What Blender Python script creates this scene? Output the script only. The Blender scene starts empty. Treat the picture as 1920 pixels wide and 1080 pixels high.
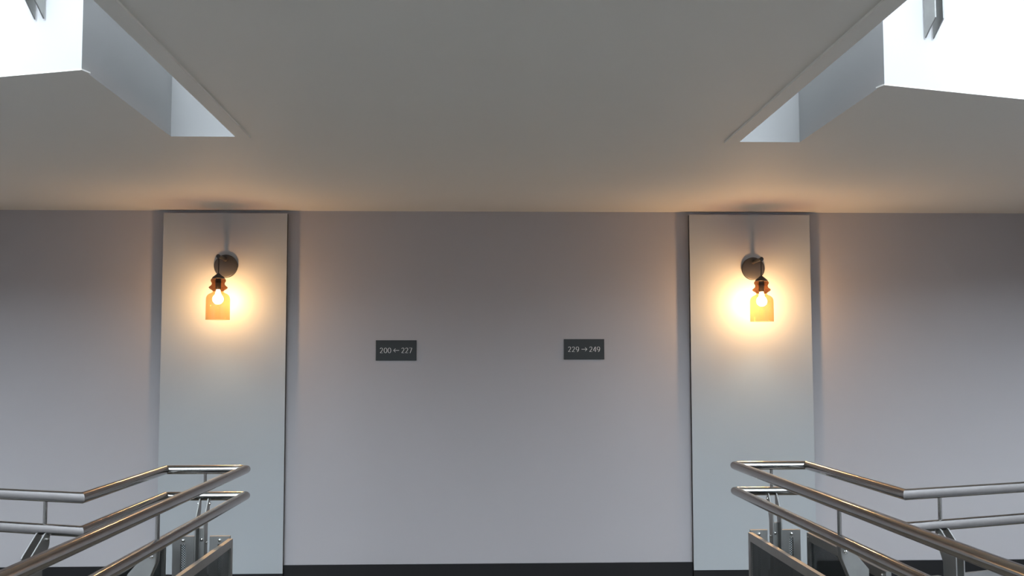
import bpy, bmesh, math
from mathutils import Vector, Matrix

# ------------------------------------------------------------------ camera
C = bpy.context.scene.collection
SC = bpy.context.scene
EYE = Vector((-0.10, -7.521, 1.42))
PITCH, YAW, ROLL, FPX = 0.07228, 0.03516, -0.00157, 2032.8
fw = Vector((math.sin(YAW) * math.cos(PITCH), math.cos(YAW) * math.cos(PITCH), math.sin(PITCH)))
rt = Vector((math.cos(YAW), -math.sin(YAW), 0))
up = rt.cross(fw)
rt, up = math.cos(ROLL) * rt + math.sin(ROLL) * up, -math.sin(ROLL) * rt + math.cos(ROLL) * up
cam = bpy.data.objects.new('camera', bpy.data.cameras.new('camera'))
cam.data.sensor_width = 36.0
cam.data.lens = FPX / 1920 * 36.0
cam.data.clip_start = 0.02
m = Matrix((rt, up, -fw)).transposed().to_4x4()
m.translation = EYE
cam.matrix_world = m
C.objects.link(cam)
SC.camera = cam

# ------------------------------------------------------------------ sky, daylight, exposure
SKY = 30.0
w = bpy.data.worlds.new('overcast_sky')
SC.world = w
w.use_nodes = True
w.node_tree.nodes['Background'].inputs['Color'].default_value = (0.80, 0.90, 1.0, 1)
w.node_tree.nodes['Background'].inputs['Strength'].default_value = SKY
SC.view_settings.view_transform = 'Standard'
SC.view_settings.look = 'None'
SC.view_settings.exposure = 0.0
SC.view_settings.gamma = 1.0
SC.view_settings.use_curve_mapping = False
SC.cycles.max_bounces = 10
SC.cycles.diffuse_bounces = 6
SC.cycles.transparent_max_bounces = 16
SC.cycles.sample_clamp_indirect = 6.0

BULB = (345.0, 520.0)             # radiance of the left and the right lamp bulb
WX = 4.6                          # side walls stand at x = -WX and WX
YF = -10.5                        # glazed front of the hall
H = 2.50                          # ceiling height
SLAB = 0.45
ZU = H + SLAB                     # upper floor level
ZR = 7.9                          # roof
ZL = -2.85                        # lower floor level
# glazed openings of the front: (x0, x1, z0, z1)
OPENINGS = [(-4.3, 4.3, 3.60, ZR - 0.15)]

ROOFLIGHT = (-4.2, 4.2, -4.8, -2.6)  # opening in the roof above the stair voids


def portal(name, loc, rot, sx, sy):
    l = bpy.data.lights.new(name, 'AREA')
    l.shape = 'RECTANGLE'; l.size = sx; l.size_y = sy
    l.cycles.is_portal = True
    o = bpy.data.objects.new(name, l)
    o.location = loc; o.rotation_euler = rot
    C.objects.link(o)


for (x0, x1, z0, z1) in OPENINGS:
    portal('window_portal', ((x0 + x1) / 2, YF + 0.08, (z0 + z1) / 2), (math.pi / 2, 0, 0), x1 - x0, z1 - z0)
x0, x1, y0, y1 = ROOFLIGHT
portal('rooflight_portal', ((x0 + x1) / 2, (y0 + y1) / 2, ZR - 0.02), (0, 0, 0), x1 - x0, y1 - y0)


# ------------------------------------------------------------------ materials
def mat(name, col, rough=0.5, metal=0.0, bump=0.0, bscale=200.0, var=0.0, vscale=3.0, stretch=None, spec=0.5):
    M = bpy.data.materials.new(name)
    M.use_nodes = True
    nt = M.node_tree
    b = nt.nodes['Principled BSDF']
    b.inputs['Roughness'].default_value = rough
    b.inputs['Metallic'].default_value = metal
    b.inputs['Specular IOR Level'].default_value = spec
    tc = nt.nodes.new('ShaderNodeTexCoord')
    vec = tc.outputs['Object']
    if stretch:
        mp = nt.nodes.new('ShaderNodeMapping')
        mp.inputs['Scale'].default_value = stretch
        nt.links.new(vec, mp.inputs['Vector']); vec = mp.outputs['Vector']
    n = nt.nodes.new('ShaderNodeTexNoise')
    n.inputs['Scale'].default_value = vscale; n.inputs['Detail'].default_value = 5
    nt.links.new(vec, n.inputs['Vector'])
    r = nt.nodes.new('ShaderNodeMix'); r.data_type = 'RGBA'
    r.inputs[6].default_value = tuple(c * (1 - var) for c in col) + (1,)
    r.inputs[7].default_value = tuple(min(1, c * (1 + var)) for c in col) + (1,)
    nt.links.new(n.outputs['Fac'], r.inputs[0])
    nt.links.new(r.outputs[2], b.inputs['Base Color'])
    if bump:
        n2 = nt.nodes.new('ShaderNodeTexNoise')
        n2.inputs['Scale'].default_value = bscale; n2.inputs['Detail'].default_value = 3
        nt.links.new(vec, n2.inputs['Vector'])
        bp = nt.nodes.new('ShaderNodeBump')
        bp.inputs['Strength'].default_value = bump; bp.inputs['Distance'].default_value = 0.002
        nt.links.new(n2.outputs['Fac'], bp.inputs['Height'])
        nt.links.new(bp.outputs['Normal'], b.inputs['Normal'])
    return M


M_WALL = mat('lavender_grey_wall_paint', (0.395, 0.378, 0.388), 0.6, bump=0.10, bscale=350, var=0.02, vscale=2)
M_PANEL = mat('pale_grey_panel_lacquer', (0.375, 0.398, 0.410), 0.45, bump=0.05, bscale=300, var=0.015, vscale=2)
M_EDGE = mat('dark_panel_edge', (0.02, 0.018, 0.016), 0.7, var=0.1)
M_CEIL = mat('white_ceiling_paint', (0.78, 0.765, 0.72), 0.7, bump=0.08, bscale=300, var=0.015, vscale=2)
M_SLAB_DIM = mat('dimmed_slab_edge_paint', (0.42, 0.415, 0.41), 0.6, bump=0.05, bscale=300, var=0.015)  # ceiling paint darkened on the slab edges to tone down daylight there
M_WHITE = mat('white_wall_paint', (0.80, 0.80, 0.80), 0.7, bump=0.05, bscale=300, var=0.015)
M_CARPET = mat('warm_grey_carpet', (0.21, 0.195, 0.165), 0.95, bump=0.8, bscale=900, var=0.25, vscale=400, spec=0.1)
M_STONE = mat('dark_stone_floor', (0.10, 0.098, 0.094), 0.5, bump=0.05, var=0.08, vscale=4)
M_SKIRT = mat('black_skirting_paint', (0.008, 0.008, 0.009), 0.5, var=0.2, spec=0.3)
M_STEEL = mat('brushed_steel_tube', (0.37, 0.36, 0.345), 0.16, 1.0, bump=0.05, bscale=500, var=0.08, vscale=40, stretch=(1, 1, 1))
M_PLATE = mat('satin_steel_plate', (0.37, 0.37, 0.355), 0.40, 1.0, bump=0.05, bscale=400, var=0.10, vscale=25)
M_BOLT = mat('bright_bolt_steel', (0.75, 0.74, 0.72), 0.22, 1.0, var=0.05)
M_LAMPM = mat('bronze_grey_lamp_metal', (0.05, 0.049, 0.05), 0.42, 0.4, var=0.08, vscale=20)
M_CORD = mat('black_cord', (0.02, 0.018, 0.016), 0.6, var=0.1)
M_SIGN = mat('dark_slate_sign', (0.021, 0.028, 0.031), 0.6, bump=0.05, var=0.06, vscale=15)
M_TEXT = mat('pale_sign_lettering', (0.70, 0.70, 0.68), 0.5, var=0.02)


def perforated(name, col, pitch, rad):
    M = bpy.data.materials.new(name); M.use_nodes = True
    nt = M.node_tree; b = nt.nodes['Principled BSDF']
    b.inputs['Base Color'].default_value = col + (1,)
    b.inputs['Metallic'].default_value = 0.6; b.inputs['Roughness'].default_value = 0.4
    uv = nt.nodes.new('ShaderNodeTexCoord')
    mp = nt.nodes.new('ShaderNodeMapping')
    mp.inputs['Rotation'].default_value = (0, 0, math.pi / 4)
    mp.inputs['Scale'].default_value = (1 / pitch, 1 / pitch, 1)
    fr = nt.nodes.new('ShaderNodeVectorMath'); fr.operation = 'FRACTION'
    sb = nt.nodes.new('ShaderNodeVectorMath'); sb.operation = 'SUBTRACT'; sb.inputs[1].default_value = (0.5, 0.5, 0)
    ln = nt.nodes.new('ShaderNodeVectorMath'); ln.operation = 'LENGTH'
    lt = nt.nodes.new('ShaderNodeMath'); lt.operation = 'LESS_THAN'; lt.inputs[1].default_value = rad
    ab = nt.nodes.new('ShaderNodeVectorMath'); ab.operation = 'MULTIPLY'; ab.inputs[1].default_value = (1, 1, 0)
    L = nt.links.new
    L(uv.outputs['UV'], mp.inputs['Vector']); L(mp.outputs['Vector'], fr.inputs[0]); L(fr.outputs[0], sb.inputs[0])
    L(sb.outputs[0], ab.inputs[0]); L(ab.outputs[0], ln.inputs[0]); L(ln.outputs['Value'], lt.inputs[0])
    t = nt.nodes.new('ShaderNodeBsdfTransparent'); mx = nt.nodes.new('ShaderNodeMixShader')
    L(lt.outputs[0], mx.inputs[0]); L(b.outputs[0], mx.inputs[1]); L(t.outputs[0], mx.inputs[2])
    L(mx.outputs[0], nt.nodes['Material Output'].inputs['Surface'])
    return M


M_PERF = perforated('dark_perforated_sheet', (0.03, 0.045, 0.05), 0.0075, 0.37)


def thin_glass(name, tint, rough=0.03, refl=0.22):
    M = bpy.data.materials.new(name); M.use_nodes = True
    nt = M.node_tree; L = nt.links.new
    nt.nodes.remove(nt.nodes['Principled BSDF'])
    t = nt.nodes.new('ShaderNodeBsdfTransparent'); t.inputs['Color'].default_value = tint + (1,)
    g = nt.nodes.new('ShaderNodeBsdfGlossy'); g.inputs['Roughness'].default_value = rough
    lw = nt.nodes.new('ShaderNodeLayerWeight'); lw.inputs['Blend'].default_value = 0.5
    pw = nt.nodes.new('ShaderNodeMath'); pw.operation = 'POWER'; pw.inputs[1].default_value = 4.0
    fz = nt.nodes.new('ShaderNodeMath'); fz.operation = 'MULTIPLY_ADD'; fz.inputs[1].default_value = refl; fz.inputs[2].default_value = 0.04
    L(lw.outputs['Facing'], pw.inputs[0]); L(pw.outputs[0], fz.inputs[0])
    n = nt.nodes.new('ShaderNodeTexNoise'); n.inputs['Scale'].default_value = 6
    bp = nt.nodes.new('ShaderNodeBump'); bp.inputs['Strength'].default_value = 0.02
    L(n.outputs['Fac'], bp.inputs['Height']); L(bp.outputs['Normal'], g.inputs['Normal'])
    mx = nt.nodes.new('ShaderNodeMixShader')
    L(fz.outputs[0], mx.inputs[0]); L(t.outputs[0], mx.inputs[1]); L(g.outputs[0], mx.inputs[2])
    L(mx.outputs[0], nt.nodes['Material Output'].inputs['Surface'])
    return M


M_AMBER = thin_glass('amber_shade_glass', (0.80, 0.63, 0.43))
M_AMBERN = thin_glass('dark_amber_neck_glass', (0.44, 0.27, 0.165))
M_PANE = thin_glass('clear_window_glass', (0.96, 0.97, 0.97), 0.0)

M_BULBS = []
for strength in BULB:
    M_BULB = bpy.data.materials.new('warm_glowing_bulb'); M_BULB.use_nodes = True
    _b = M_BULB.node_tree.nodes['Principled BSDF']
    _b.inputs['Base Color'].default_value = (1, 0.9, 0.75, 1)
    _b.inputs['Emission Color'].default_value = (1.0, 0.73, 0.47, 1)
    _b.inputs['Emission Strength'].default_value = strength
    M_BULBS.append(M_BULB)


# ------------------------------------------------------------------ helpers
def link(name, bm, mats, parent=None, smooth=False, loc=None):
    bmesh.ops.recalc_face_normals(bm, faces=bm.faces)
    me = bpy.data.meshes.new(name)
    if loc is not None:
        bmesh.ops.translate(bm, verts=bm.verts, vec=-Vector(loc))
    bm.to_mesh(me); bm.free()
    for mm in (mats if isinstance(mats, (list, tuple)) else [mats]):
        me.materials.append(mm)
    if smooth:
        for p in me.polygons:
            p.use_smooth = True
    o = bpy.data.objects.new(name, me)
    C.objects.link(o)
    if loc is not None:
        o.location = loc
    if parent:
        o.parent = parent
    return o


def empty(name, loc, label, cat, group=None):
    o = bpy.data.objects.new(name, None)
    o.empty_display_size = 0.1
    o.location = loc
    C.objects.link(o)
    tag(o, label, cat, group)
    return o


def tag(o, label, cat, group=None):
    o['label'] = label; o['category'] = cat
    if group:
        o['group'] = group
    return o


def structure(o, label=None):
    o['kind'] = 'structure'
    if label:
        o['label'] = label
    return o


def box(bm, a, b, mi=0):
    (x0, y0, z0), (x1, y1, z1) = a, b
    v = [bm.verts.new((x, y, z)) for z in (z0, z1) for (x, y) in ((x0, y0), (x1, y0), (x1, y1), (x0, y1))]
    fs = [(0, 3, 2, 1), (4, 5, 6, 7), (0, 1, 5, 4), (1, 2, 6, 5), (2, 3, 7, 6), (3, 0, 4, 7)]
    out = [bm.faces.new([v[i] for i in f]) for f in fs]
    for f in out:
        f.material_index = mi
    return out


def bevel(bm, r, seg=2):
    bmesh.ops.bevel(bm, geom=list(bm.edges), offset=r, segments=seg, affect='EDGES', profile=0.5)


def prism(bm, pts, z0, z1, top=0, bottom=0, side=0):
    a = [bm.verts.new((p[0], p[1], z0)) for p in pts]
    b = [bm.verts.new((p[0], p[1], z1)) for p in pts]
    f = bm.faces.new(a[::-1]); f.material_index = bottom
    f = bm.faces.new(b); f.material_index = top
    n = len(pts)
    for i in range(n):
        f = bm.faces.new((a[i], a[(i + 1) % n], b[(i + 1) % n], b[i])); f.material_index = side


def extrude_profile(bm, o, ex, ey, ez, prof, t):
    """polygon prof (u, v) in the plane ex/ey at origin o, thickness t along ez (centred)"""
    A = [bm.verts.new(o + ex * u + ey * v - ez * t / 2) for u, v in prof]
    B = [bm.verts.new(o + ex * u + ey * v + ez * t / 2) for u, v in prof]
    bm.faces.new(A[::-1]); bm.faces.new(B)
    n = len(prof)
    for i in range(n):
        bm.faces.new((A[i], A[(i + 1) % n], B[(i + 1) % n], B[i]))


def obox(bm, o, ex, ey, ez, u, v, wv):
    """oriented box with ranges u, v, wv along ex, ey, ez"""
    c = [bm.verts.new(o + ex * a + ey * b + ez * d) for d in wv for (a, b) in ((u[0], v[0]), (u[1], v[0]), (u[1], v[1]), (u[0], v[1]))]
    for f in [(0, 3, 2, 1), (4, 5, 6, 7), (0, 1, 5, 4), (1, 2, 6, 5), (2, 3, 7, 6), (3, 0, 4, 7)]:
        bm.faces.new([c[i] for i in f])


def lathe(bm, prof, origin, seg=40, axis='Z'):
    rings = []
    for r, h in prof:
        ring = []
        for i in range(seg):
            a = 2 * math.pi * i / seg
            p = (r * math.cos(a), r * math.sin(a), h) if axis == 'Z' else (r * math.cos(a), -h, r * math.sin(a))
            ring.append(bm.verts.new(Vector(origin) + Vector(p)))
        rings.append(ring)
    for A, B in zip(rings, rings[1:]):
        for i in range(seg):
            bm.faces.new((A[i], A[(i + 1) % seg], B[(i + 1) % seg], B[i]))
    return rings


def cap(bm, ring):
    bm.faces.new(ring)


def cyl(bm, a, b, r, seg=16, dome=0.0):
    a, b = Vector(a), Vector(b)
    d = (b - a).normalized()
    u = d.orthogonal().normalized(); v = d.cross(u)
    st = [(a, r), (b, r)]
    if dome:
        st += [(b + d * dome * 0.6, r * 0.75), (b + d * dome, r * 0.3)]
    rings = [[bm.verts.new(p + (u * math.cos(2 * math.pi * i / seg) + v * math.sin(2 * math.pi * i / seg)) * rr) for i in range(seg)] for p, rr in st]
    for A, B in zip(rings, rings[1:]):
        for i in range(seg):
            bm.faces.new((A[i], A[(i + 1) % seg], B[(i + 1) % seg], B[i]))
    bm.faces.new(rings[0][::-1]); bm.faces.new(rings[-1])


def smooth_by_angle(o, deg=40):
    me = o.data
    bm = bmesh.new(); bm.from_mesh(me)
    for f in bm.faces:
        f.smooth = True
    for e in bm.edges:
        if len(e.link_faces) == 2 and e.calc_face_angle(0) > math.radians(deg):
            e.smooth = False
    bm.to_mesh(me); bm.free()
    return o


# ------------------------------------------------------------------ the setting
# plan of the two stair voids, from the ceiling openings: inner edge, notch end, notch corner, oblique edge to the side wall
VL = dict(xi=-1.214, yr=-2.443, xo=-1.523, yc=-3.605, xe=-WX)
VR = dict(xi=1.170, yr=-2.392, xo=1.474, yc=-3.480, xe=WX)
for V in (VL, VR):
    V['ye'] = V['yc'] + abs(V['xe'] - V['xo']) * math.tan(math.radians(17.5))
YV = -9.2                                           # front end of the voids


def slab(name, z0, z1, mats, top, d=0.0):
    bm = bmesh.new()
    l, r = VL, VR
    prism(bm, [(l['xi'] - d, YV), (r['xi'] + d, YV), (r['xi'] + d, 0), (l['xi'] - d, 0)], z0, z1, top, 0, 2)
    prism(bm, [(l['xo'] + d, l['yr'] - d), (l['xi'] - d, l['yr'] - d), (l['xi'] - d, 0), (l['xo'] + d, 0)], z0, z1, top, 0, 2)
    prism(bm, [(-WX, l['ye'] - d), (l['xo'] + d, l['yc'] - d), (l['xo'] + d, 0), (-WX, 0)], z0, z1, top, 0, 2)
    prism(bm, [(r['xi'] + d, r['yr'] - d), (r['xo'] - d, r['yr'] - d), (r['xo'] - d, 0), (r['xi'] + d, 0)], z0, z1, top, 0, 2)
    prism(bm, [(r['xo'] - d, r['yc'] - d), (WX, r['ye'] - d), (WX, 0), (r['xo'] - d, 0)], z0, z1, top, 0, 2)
    prism(bm, [(-WX, YF), (WX, YF), (WX, YV), (-WX, YV)], z0, z1, top, 0, 2)
    return structure(link(name, bm, mats))


slab('ceiling', H, ZU, [M_CEIL, M_CARPET, M_SLAB_DIM], 1)
slab('floor', -SLAB, -0.05, [M_CEIL, M_CARPET, M_SLAB_DIM], 1)
bm = bmesh.new(); box(bm, (-WX, YF, ZL - 0.15), (WX, 0, ZL)); structure(link('floor_lower', bm, M_STONE))

bm = bmesh.new(); box(bm, (-WX - 0.15, 0, ZL - 0.15), (WX + 0.15, 0.15, ZR + 0.2)); structure(link('wall_back', bm, M_WALL))
bm = bmesh.new(); box(bm, (-WX - 0.15, YF - 0.15, ZL - 0.15), (-WX, 0, ZR + 0.2)); structure(link('wall_left', bm, M_WALL))
bm = bmesh.new(); box(bm, (WX, YF - 0.15, ZL - 0.15), (WX + 0.15, 0, ZR + 0.2)); structure(link('wall_right', bm, M_WALL))

# front wall with its window openings
bm = bmesh.new()
zs = sorted({ZL - 0.15, ZR + 0.2} | {z for o in OPENINGS for z in o[2:]})
for a, b in zip(zs, zs[1:]):
    op = [o for o in OPENINGS if o[2] <= a + 1e-6 and o[3] >= b - 1e-6]
    if op:
        box(bm, (-WX, YF - 0.15, a), (op[0][0], YF, b)); box(bm, (op[0][1], YF - 0.15, a), (WX, YF, b))
    else:
        box(bm, (-WX, YF - 0.15, a), (WX, YF, b))
structure(link('wall_front', bm, M_WHITE))
for k, (x0, x1, z0, z1) in enumerate(OPENINGS):
    bm = bmesh.new(); N = 5; t = 0.05
    for i in range(N + 1):
        x = x0 + (x1 - x0 - t) * i / N
        box(bm, (x, YF - 0.10, z0), (x + t, YF - 0.05, z1))
    box(bm, (x0, YF - 0.101, z0), (x1, YF - 0.049, z0 + t)); box(bm, (x0, YF - 0.101, z1 - t), (x1, YF - 0.049, z1))
    wf = structure(link('window_%d' % (k + 1), bm, M_PLATE))
    for i in range(N):
        xa = x0 + (x1 - x0 - t) * i / N + t; xb = x0 + (x1 - x0 - t) * (i + 1) / N
        bm = bmesh.new(); box(bm, (xa, YF - 0.08, z0 + t), (xb, YF - 0.074, z1 - t)); link('pane', bm, M_PANE, wf)

# roof
x0, x1, y0, y1 = ROOFLIGHT
bm = bmesh.new()
box(bm, (-WX, YF, ZR), (WX, y0, ZR + 0.2)); box(bm, (-WX, y1, ZR), (WX, 0, ZR + 0.2))
box(bm, (-WX, y0, ZR), (x0, y1, ZR + 0.2)); box(bm, (x1, y0, ZR), (WX, y1, ZR + 0.2))
structure(link('ceiling_roof', bm, M_WHITE))
bm = bmesh.new(); N = 5; t = 0.05
for i in range(N + 1):
    x = x0 + (x1 - x0 - t) * i / N
    box(bm, (x, y0, ZR + 0.05), (x + t, y1, ZR + 0.10))
wf = structure(link('window_2', bm, M_PLATE))
for i in range(N):
    xa = x0 + (x1 - x0 - t) * i / N + t; xb = x0 + (x1 - x0 - t) * (i + 1) / N
    bm = bmesh.new(); box(bm, (xa, y0, ZR + 0.07), (xb, y1, ZR + 0.076)); link('pane', bm, M_PANE, wf)

# border boards around the ceiling openings
TW, TT = 0.064, 0.005
n_trim = 0
for V, s in ((VL, -1), (VR, 1)):
    bm = bmesh.new()
    xa, xb = V['xi'], V['xi'] - s * TW
    box(bm, (min(xa, xb), YV, H - 0.009), (max(xa, xb), V['yr'], H))
    n_trim += 1
    structure(link('trim_%d' % n_trim, bm, M_CEIL))
    bm = bmesh.new()
    d = Vector((V['xe'] - V['xo'], V['ye'] - V['yc'], 0)).normalized()
    nrm = Vector((-s * d.y, s * d.x, 0))
    if nrm.y < 0:
        nrm = -nrm
    a = Vector((V['xo'], V['yc'], 0)); b = Vector((V['xe'], V['ye'], 0))
    prism(bm, [a, b, b + nrm * TW * 0.8, a + nrm * TW * 0.8], H - TT, H)
    n_trim += 1
    structure(link('trim_%d' % n_trim, bm, M_CEIL))

# skirting along the back wall, interrupted by the panels
PL = (-2.233, -1.387); PR = (1.403, 2.253)
bm = bmesh.new()
for a, b in ((-WX, PL[0]), (PL[1], PR[0]), (PR[1], WX)):
    box(bm, (a, -0.016, -0.05), (b, 0, 0.079))
for a, b in (PL, PR):
    box(bm, (a, -0.043, -0.05), (b, 0, 0.0295))
structure(link('baseboard_back', bm, M_SKIRT))
for nm, sx, V in (('baseboard_left', -1, VL), ('baseboard_right', 1, VR)):
    bm = bmesh.new()
    xa, xb = sorted((sx * WX, sx * (WX - 0.016)))
    box(bm, (xa, V['ye'] + 0.02, -0.05), (xb, -0.016, 0.079))
    structure(link(nm, bm, M_SKIRT))

# ------------------------------------------------------------------ wall panels
PT = 0.045
for (a, b), txt in ((PL, 'tall pale grey wall panel behind the left amber wall lamp'), (PR, 'tall pale grey wall panel behind the right amber wall lamp')):
    t = empty('wall_panel', ((a + b) / 2, 0, 0.03), txt, 'wall panel', 'lamp panels on the back wall')
    bm = bmesh.new(); box(bm, (a, -PT, 0.03), (b, -PT + 0.006, H - 0.022)); bevel(bm, 0.0012)
    o = link('face_board', bm, M_PANEL, loc=t.location); o.parent = t; o.location = (0, 0, 0)
    bm = bmesh.new(); box(bm, (a + 0.002, -PT + 0.006, 0.032), (b - 0.002, 0, H - 0.024))
    o = link('backing_board', bm, M_EDGE, loc=t.location); o.parent = t; o.location = (0, 0, 0)
    o['label'] = 'dark backing edge of the panel'


def child(name, bm, mats, parent, root, smooth=None):
    """part built in world coordinates, parented to a part or to the thing whose empty is root"""
    o = link(name, bm, mats, loc=root.location)
    o.parent = parent
    o.location = (0, 0, 0)
    if smooth:
        smooth_by_angle(o, smooth)
    return o


# ------------------------------------------------------------------ wall lamps
def wall_lamp(x, zc, bulb_mat, label):
    t = empty('wall_lamp', (x, -PT, zc), label, 'wall lamp', 'amber glass wall lamps')
    yl = -0.265; zb = zc - 0.377
    # round wall plate
    bm = bmesh.new()
    R = lathe(bm, [(0.079, 0), (0.079, 0.017), (0.0765, 0.021), (0.072, 0.0225), (0.001, 0.0225)], (x, -PT, zc), 56, 'Y')
    cap(bm, R[-1])
    child('wall_plate', bm, M_LAMPM, t, t, 35)
    # arm with collar and end knob
    za = zc + 0.046
    bm = bmesh.new(); cyl(bm, (x, -PT - 0.02, za), (x, yl - 0.010, za), 0.0115, 20)
    arm = child('arm', bm, M_LAMPM, t, t, 40)
    bm = bmesh.new(); cyl(bm, (x, -PT - 0.022, za), (x, -PT - 0.034, za), 0.016, 24, 0.004)
    child('collar', bm, M_LAMPM, arm, t, 40)
    bm = bmesh.new(); cyl(bm, (x, yl - 0.010, za), (x, yl - 0.018, za), 0.0135, 20, 0.003)
    child('end_knob', bm, M_LAMPM, arm, t, 40)
    # cord
    bm = bmesh.new(); cyl(bm, (x, yl, za), (x, yl, zb + 0.305), 0.0035, 12)
    child('cord', bm, M_CORD, t, t, 40)
    # cone cap and lamp holder
    bm = bmesh.new()
    R = lathe(bm, [(0.004, 0.312), (0.008, 0.308), (0.020, 0.298), (0.038, 0.284), (0.043, 0.275), (0.041, 0.273), (0.004, 0.279)], (x, yl, zb), 40)
    child('cap', bm, M_LAMPM, t, t, 50)
    bm = bmesh.new()
    R = lathe(bm, [(0.006, 0.279), (0.017, 0.277), (0.019, 0.255), (0.019, 0.205), (0.016, 0.200), (0.010, 0.199)], (x, yl, zb), 32)
    cap(bm, R[-1])
    child('lamp_holder', bm, M_CORD, t, t, 50)
    # glass shade: ribbed neck and open bell
    def shell(name, prof, mm):
        bm = bmesh.new(); lathe(bm, prof, (x, yl, zb), 56)
        return child(name, bm, mm, t, t, 60)
    shell('glass_bell', [(0.0745, 0.0), (0.0785, 0.0), (0.0785, 0.06), (0.0785, 0.135), (0.0765, 0.150), (0.070, 0.163), (0.058, 0.173), (0.044, 0.179), (0.036, 0.184), (0.0345, 0.190)], M_AMBER)
    shell('glass_neck', [(0.0345, 0.190), (0.040, 0.196), (0.056, 0.206), (0.0620, 0.213), (0.0600, 0.219), (0.047, 0.229), (0.0420, 0.238), (0.0430, 0.246), (0.0490, 0.257), (0.0500, 0.263), (0.0460, 0.271), (0.036, 0.279), (0.030, 0.282)], M_AMBERN)
    # bulb
    bm = bmesh.new()
    pr = [(0.012, 0.200), (0.013, 0.186), (0.016, 0.175)]
    for k in range(1, 13):
        a = math.radians(66 - k * 156 / 12)
        pr.append((max(0.034 * math.cos(a), 0.0008), 0.138 + 0.034 * math.sin(a)))
    R = lathe(bm, pr, (x, yl, zb), 28); cap(bm, R[-1])
    b = child('bulb', bm, bulb_mat, t, t, 60); b['label'] = 'warm glowing light bulb'
    return t


wall_lamp(-1.800, 2.109, M_BULBS[0], 'amber glass wall lamp on the left panel, beside the sign 200 to 227')
wall_lamp(1.845, 2.097, M_BULBS[1], 'amber glass wall lamp on the right panel, beside the sign 229 to 249')


# ------------------------------------------------------------------ room signs
def arc(cx, cy, rx, ry, a0, a1, n=18):
    return [(cx + rx * math.cos(math.radians(a0 + (a1 - a0) * i / n)), cy + ry * math.sin(math.radians(a0 + (a1 - a0) * i / n))) for i in range(n + 1)]


GL = {
    '0': [arc(0.31, 0.5, 0.27, 0.47, 0, 360, 32)],
    '2': [arc(0.27, 0.73, 0.22, 0.24, 165, -25, 18) + [(0.36, 0.42), (0.05, 0.04)], [(0.03, 0.035), (0.56, 0.035)]],
    '7': [[(0.02, 0.955), (0.55, 0.955)], [(0.55, 0.955), (0.36, 0.45), (0.20, 0.0)]],
    '9': [arc(0.29, 0.66, 0.25, 0.31, 0, 360, 28), arc(0.16, 0.66, 0.38, 0.66, 0, -82, 14)],
    '4': [[(0.43, 0.0), (0.43, 0.98)], [(0.43, 0.98), (0.02, 0.29)], [(0.0, 0.28), (0.60, 0.28)]],
    '<': [[(0.0, 0.5), (1.05, 0.5)], [(0.36, 0.84), (0.0, 0.5), (0.36, 0.16)]],
    '>': [[(0.0, 0.5), (1.05, 0.5)], [(0.69, 0.84), (1.05, 0.5), (0.69, 0.16)]],
}


def glyph(ch, x, z, h, y, t, root, parent):
    bm = bmesh.new()
    for k, st in enumerate(GL[ch]):
        L_, R_ = [], []
        n = len(st)
        for i, p in enumerate(st):
            a = st[max(0, i - 1)]; b = st[min(n - 1, i + 1)]
            if st[0] == st[-1] or (abs(st[0][0] - st[-1][0]) < 1e-6 and abs(st[0][1] - st[-1][1]) < 1e-6):
                a = st[i - 1] if i else st[-2]; b = st[(i + 1) if i < n - 1 else 1]
            dx, dy = b[0] - a[0], b[1] - a[1]
            l = math.hypot(dx, dy); dx /= l; dy /= l
            wd = (0.055 if ch not in '<>' else 0.085) + (0.055 if ch not in '<>' else 0.0) * abs(dy)
            L_.append((p[0] - dy * wd / 2, p[1] + dx * wd / 2)); R_.append((p[0] + dy * wd / 2, p[1] - dx * wd / 2))
        yy = y - t - k * 0.0001
        F = [[bm.verts.new((x + u * h, yy, z + v * h)) for u, v in S] for S in (L_, R_)]
        B = [[bm.verts.new((x + u * h, y, z + v * h)) for u, v in S] for S in (L_, R_)]
        for i in range(n - 1):
            bm.faces.new((F[0][i], F[0][i + 1], F[1][i + 1], F[1][i]))
            bm.faces.new((F[0][i], B[0][i], B[0][i + 1], F[0][i + 1])); bm.faces.new((F[1][i], F[1][i + 1], B[1][i + 1], B[1][i]))
        for i in (0, n - 1):
            bm.faces.new((F[0][i], F[1][i], B[1][i], B[0][i]))
    return child('arrow' if ch in '<>' else 'digit', bm, M_TEXT, parent, root)


def room_sign(x0, x1, z0, z1, left, arrow, right, label):
    t = empty('room_sign', ((x0 + x1) / 2, 0, z0), label, 'sign', 'room number signs')
    bm = bmesh.new(); box(bm, (x0, -0.008, z0), (x1, 0, z1)); bevel(bm, 0.001)
    child('plate', bm, M_SIGN, t, t)
    h = 0.0365; z = (z0 + z1) / 2 - h / 2; u = (x1 - x0) / 305.0
    xs = x0 + 31 * u
    for i, c in enumerate(left):
        glyph(c, xs + i * 29.5 * u, z, h, -0.0075, 0.0015, t, t)
    glyph(arrow, x0 + 133 * u, z, h, -0.0075, 0.0015, t, t)
    xs = x0 + 192 * u
    for i, c in enumerate(right):
        glyph(c, xs + i * 28.5 * u, z, h, -0.0075, 0.0015, t, t)
    return t


room_sign(-0.776, -0.496, 1.462, 1.602, '200', '<', '227', 'dark slate sign reading 200 left arrow 227')
room_sign(0.524, 0.805, 1.468, 1.609, '229', '>', '249', 'dark slate sign reading 229 right arrow 249')


# ------------------------------------------------------------------ balustrades
ZT, ZB, RR = 0.95, 0.83, 0.0203
Z = Vector((0, 0, 1))


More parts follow.
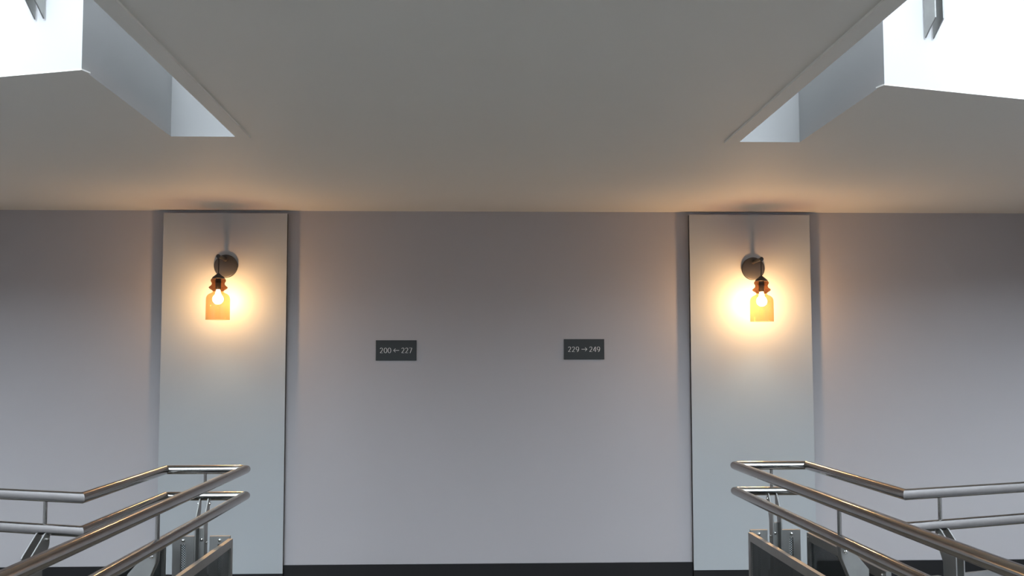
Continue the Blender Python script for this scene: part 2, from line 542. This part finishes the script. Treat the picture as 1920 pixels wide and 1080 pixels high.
def sweep(bm, pts, r, seg=24):
    rings = []
    n = len(pts)
    for i, p in enumerate(pts):
        p = Vector(p)
        if 0 < i < n - 1:
            d0 = (p - Vector(pts[i - 1])).normalized(); d1 = (Vector(pts[i + 1]) - p).normalized()
        elif i == 0:
            d0 = d1 = (Vector(pts[1]) - p).normalized()
        else:
            d0 = d1 = (p - Vector(pts[i - 1])).normalized()
        tn = (d0 + d1).normalized()
        side = tn.cross(Z).normalized()
        k = 1 / max(0.3, tn.dot(d0))
        rings.append([bm.verts.new(p + side * math.cos(2 * math.pi * j / seg) * r * k + Z * math.sin(2 * math.pi * j / seg) * r) for j in range(seg)])
    for A, B in zip(rings, rings[1:]):
        for j in range(seg):
            bm.faces.new((A[j], A[(j + 1) % seg], B[(j + 1) % seg], B[j]))
    bm.faces.new(rings[0]); bm.faces.new(rings[-1][::-1])


PROFILE = [(-0.006, 0.826), (0.020, 0.818), (0.090, 0.738), (0.090, -0.190), (0.030, -0.255), (0.030, 0.700), (-0.002, 0.775)]


def balustrade(path, sgn, zf, posts, panels, label, group):
    """path: plan points; sgn: +1 when the void is left of travel; posts: (segment, s); panels: (segment, s0, s1)"""
    P = [Vector((x, y, 0)) for x, y in path]
    mid = (P[1] + P[2]) / 2
    t = empty('balustrade', (mid.x, mid.y, zf), label, 'balustrade', group)
    F = Vector((0, 0, zf))
    # tubes: one part for each mitred run
    for nm, z in (('top_rail', ZT), ('lower_rail', ZB)):
        bm = bmesh.new(); sweep(bm, [p + F + Z * z for p in P], RR)
        child(nm, bm, M_STEEL, t, t, 25)

    def frame(k):
        d = (P[k + 1] - P[k]).normalized()
        return P[k], d, Vector((-d.y, d.x, 0)) * sgn
    for k, s in posts:
        a, d, n = frame(k)
        o = a + d * s + F
        bm = bmesh.new(); cyl(bm, o + Z * (ZB + RR * 0.9), o + Z * (ZT - RR * 0.9), 0.0072, 16)
        child('rail_pin', bm, M_STEEL, t, t, 40)
        for e in (-1, 1):
            bm = bmesh.new()
            extrude_profile(bm, o + d * e * 0.019, n, Z, d, PROFILE, 0.006)
            bevel(bm, 0.0008, 1)
            pl = child('post_plate', bm, M_PLATE, t, t)
            for uo, zo in ((0.012, 0.797), (0.060, 0.630), (0.060, -0.05)):
                bm = bmesh.new(); cyl(bm, o + d * e * 0.0215 + n * uo + Z * zo, o + d * e * 0.0270 + n * uo + Z * zo, 0.0075, 12, 0.003)
                child('bolt', bm, M_BOLT, pl, t, 40)
        bm = bmesh.new()
        obox(bm, o, d, n, Z, (-0.016, 0.016), (0.040, 0.046), (-0.06, 0.690))
        sp = child('spacer_bar', bm, M_PLATE, t, t)
        for zo in (0.640, 0.30, 0.02):
            bm = bmesh.new(); c = o + n * 0.046 + Z * zo
            cyl(bm, c, c + n * 0.004, 0.0065, 12, 0.003); child('bolt', bm, M_BOLT, sp, t, 40)
    zt, zb, bw = 0.655, -0.02, 0.036
    for k, s0, s1 in panels:
        a, d, n = frame(k)
        o = a + F
        bm = bmesh.new()
        obox(bm, o, d, n, Z, (s0 + 0.01, s1 - 0.01), (0.0345, 0.0360), (zb + 0.01, zt - 0.01))
        uvl = bm.loops.layers.uv.new('UVMap')
        for f in bm.faces:
            for lp in f.loops:
                q = lp.vert.co - o
                lp[uvl].uv = (q.dot(d), q.z)
        pan = child('perforated_panel', bm, M_PERF, t, t)
        for nm, u, v in (('top_bar', (s0, s1), (zt - bw, zt)), ('bottom_bar', (s0, s1), (zb, zb + bw)), ('side_bar', (s0, s0 + min(bw, (s1 - s0) * 0.4)), (zb + bw, zt - bw)), ('side_bar', (s1 - min(bw, (s1 - s0) * 0.4), s1), (zb + bw, zt - bw))):
            bm = bmesh.new()
            obox(bm, o, d, n, Z, u, (0.026, 0.046), v)
            child(nm, bm, M_PLATE, pan, t)
        L = s1 - s0
        for sb in ((s0 + 0.03, s1 - 0.03) if L > 0.3 else ((s0 + s1) / 2,)):
            for zo in (zt - bw / 2, zb + bw / 2):
                bm = bmesh.new(); c = o + d * sb + n * 0.046 + Z * zo
                cyl(bm, c, c + n * 0.005, 0.007, 12, 0.003); child('bolt', bm, M_BOLT, pan, t, 40)
    return t


def rail_layout(first, leg_first, inner_len, leg_len, rear_len, notch_len):
    posts, panels = [], []
    # inner run: segment 0 runs from the front end towards the back wall
    q = [inner_len - first - 1.3 * i for i in range(5)]
    q = [s for s in q if s > 0.1]
    prev = inner_len - 0.115
    for s in q:
        posts.append((0, s)); panels.append((0, s + 0.05, prev)); prev = s - 0.05
    panels.append((0, 0.02, prev))
    posts.append((1, rear_len * 0.50))
    panels += [(1, 0.055, rear_len * 0.50 - 0.035), (1, rear_len * 0.50 + 0.035, rear_len - 0.05)]
    panels.append((2, 0.13, notch_len - 0.09))
    s = leg_first; prev = 0.03
    while s < leg_len:
        posts.append((3, s)); panels.append((3, prev, s - 0.045)); prev = s + 0.045; s += 1.25
    panels.append((3, prev, leg_len - 0.03))
    return posts, panels


def run(xi, yr, xo, yc, xe, ang, y0):
    return [(xi, y0), (xi, yr), (xo, yr), (xo, yc), (xe, yc + abs(xe - xo) * math.tan(math.radians(ang)))]


def make(path, sgn, zf, first, leg_first, label, group):
    P = [Vector(p) for p in path]
    ln = [(b - a).length for a, b in zip(P, P[1:])]
    posts, panels = rail_layout(first, leg_first, ln[0], ln[3], ln[1], ln[2])
    return balustrade(path, sgn, zf, posts, panels, label, group)


make(run(-1.150, -2.450, -1.512, -3.515, -WX + 0.05, 22.0, YV + 0.1), 1, 0.0, 1.38, 0.165,
     'brushed steel tube balustrade with perforated panels, bottom left below the left wall lamp', 'stair balustrades on the landing')
make(run(1.140, -2.375, 1.480, -3.560, WX - 0.05, 22.0, YV + 0.1), -1, 0.0, 1.46, 0.165,
     'brushed steel tube balustrade with perforated panels, bottom right below the right wall lamp', 'stair balustrades on the landing')
make(run(VL['xi'] + 0.031, VL['yr'] + 0.031, VL['xo'] - 0.031, VL['yc'] + 0.031, -WX + 0.05, 17.5, YV + 0.1), 1, ZU, 1.42, 0.141,
     'upper floor balustrade with steel post ends hanging at the top left ceiling opening', 'balustrades of the floor above')
make(run(VR['xi'] - 0.031, VR['yr'] + 0.031, VR['xo'] + 0.031, VR['yc'] + 0.031, WX - 0.05, 17.5, YV + 0.1), -1, ZU, 1.42, 0.172,
     'upper floor balustrade with steel post ends hanging at the top right ceiling opening', 'balustrades of the floor above')
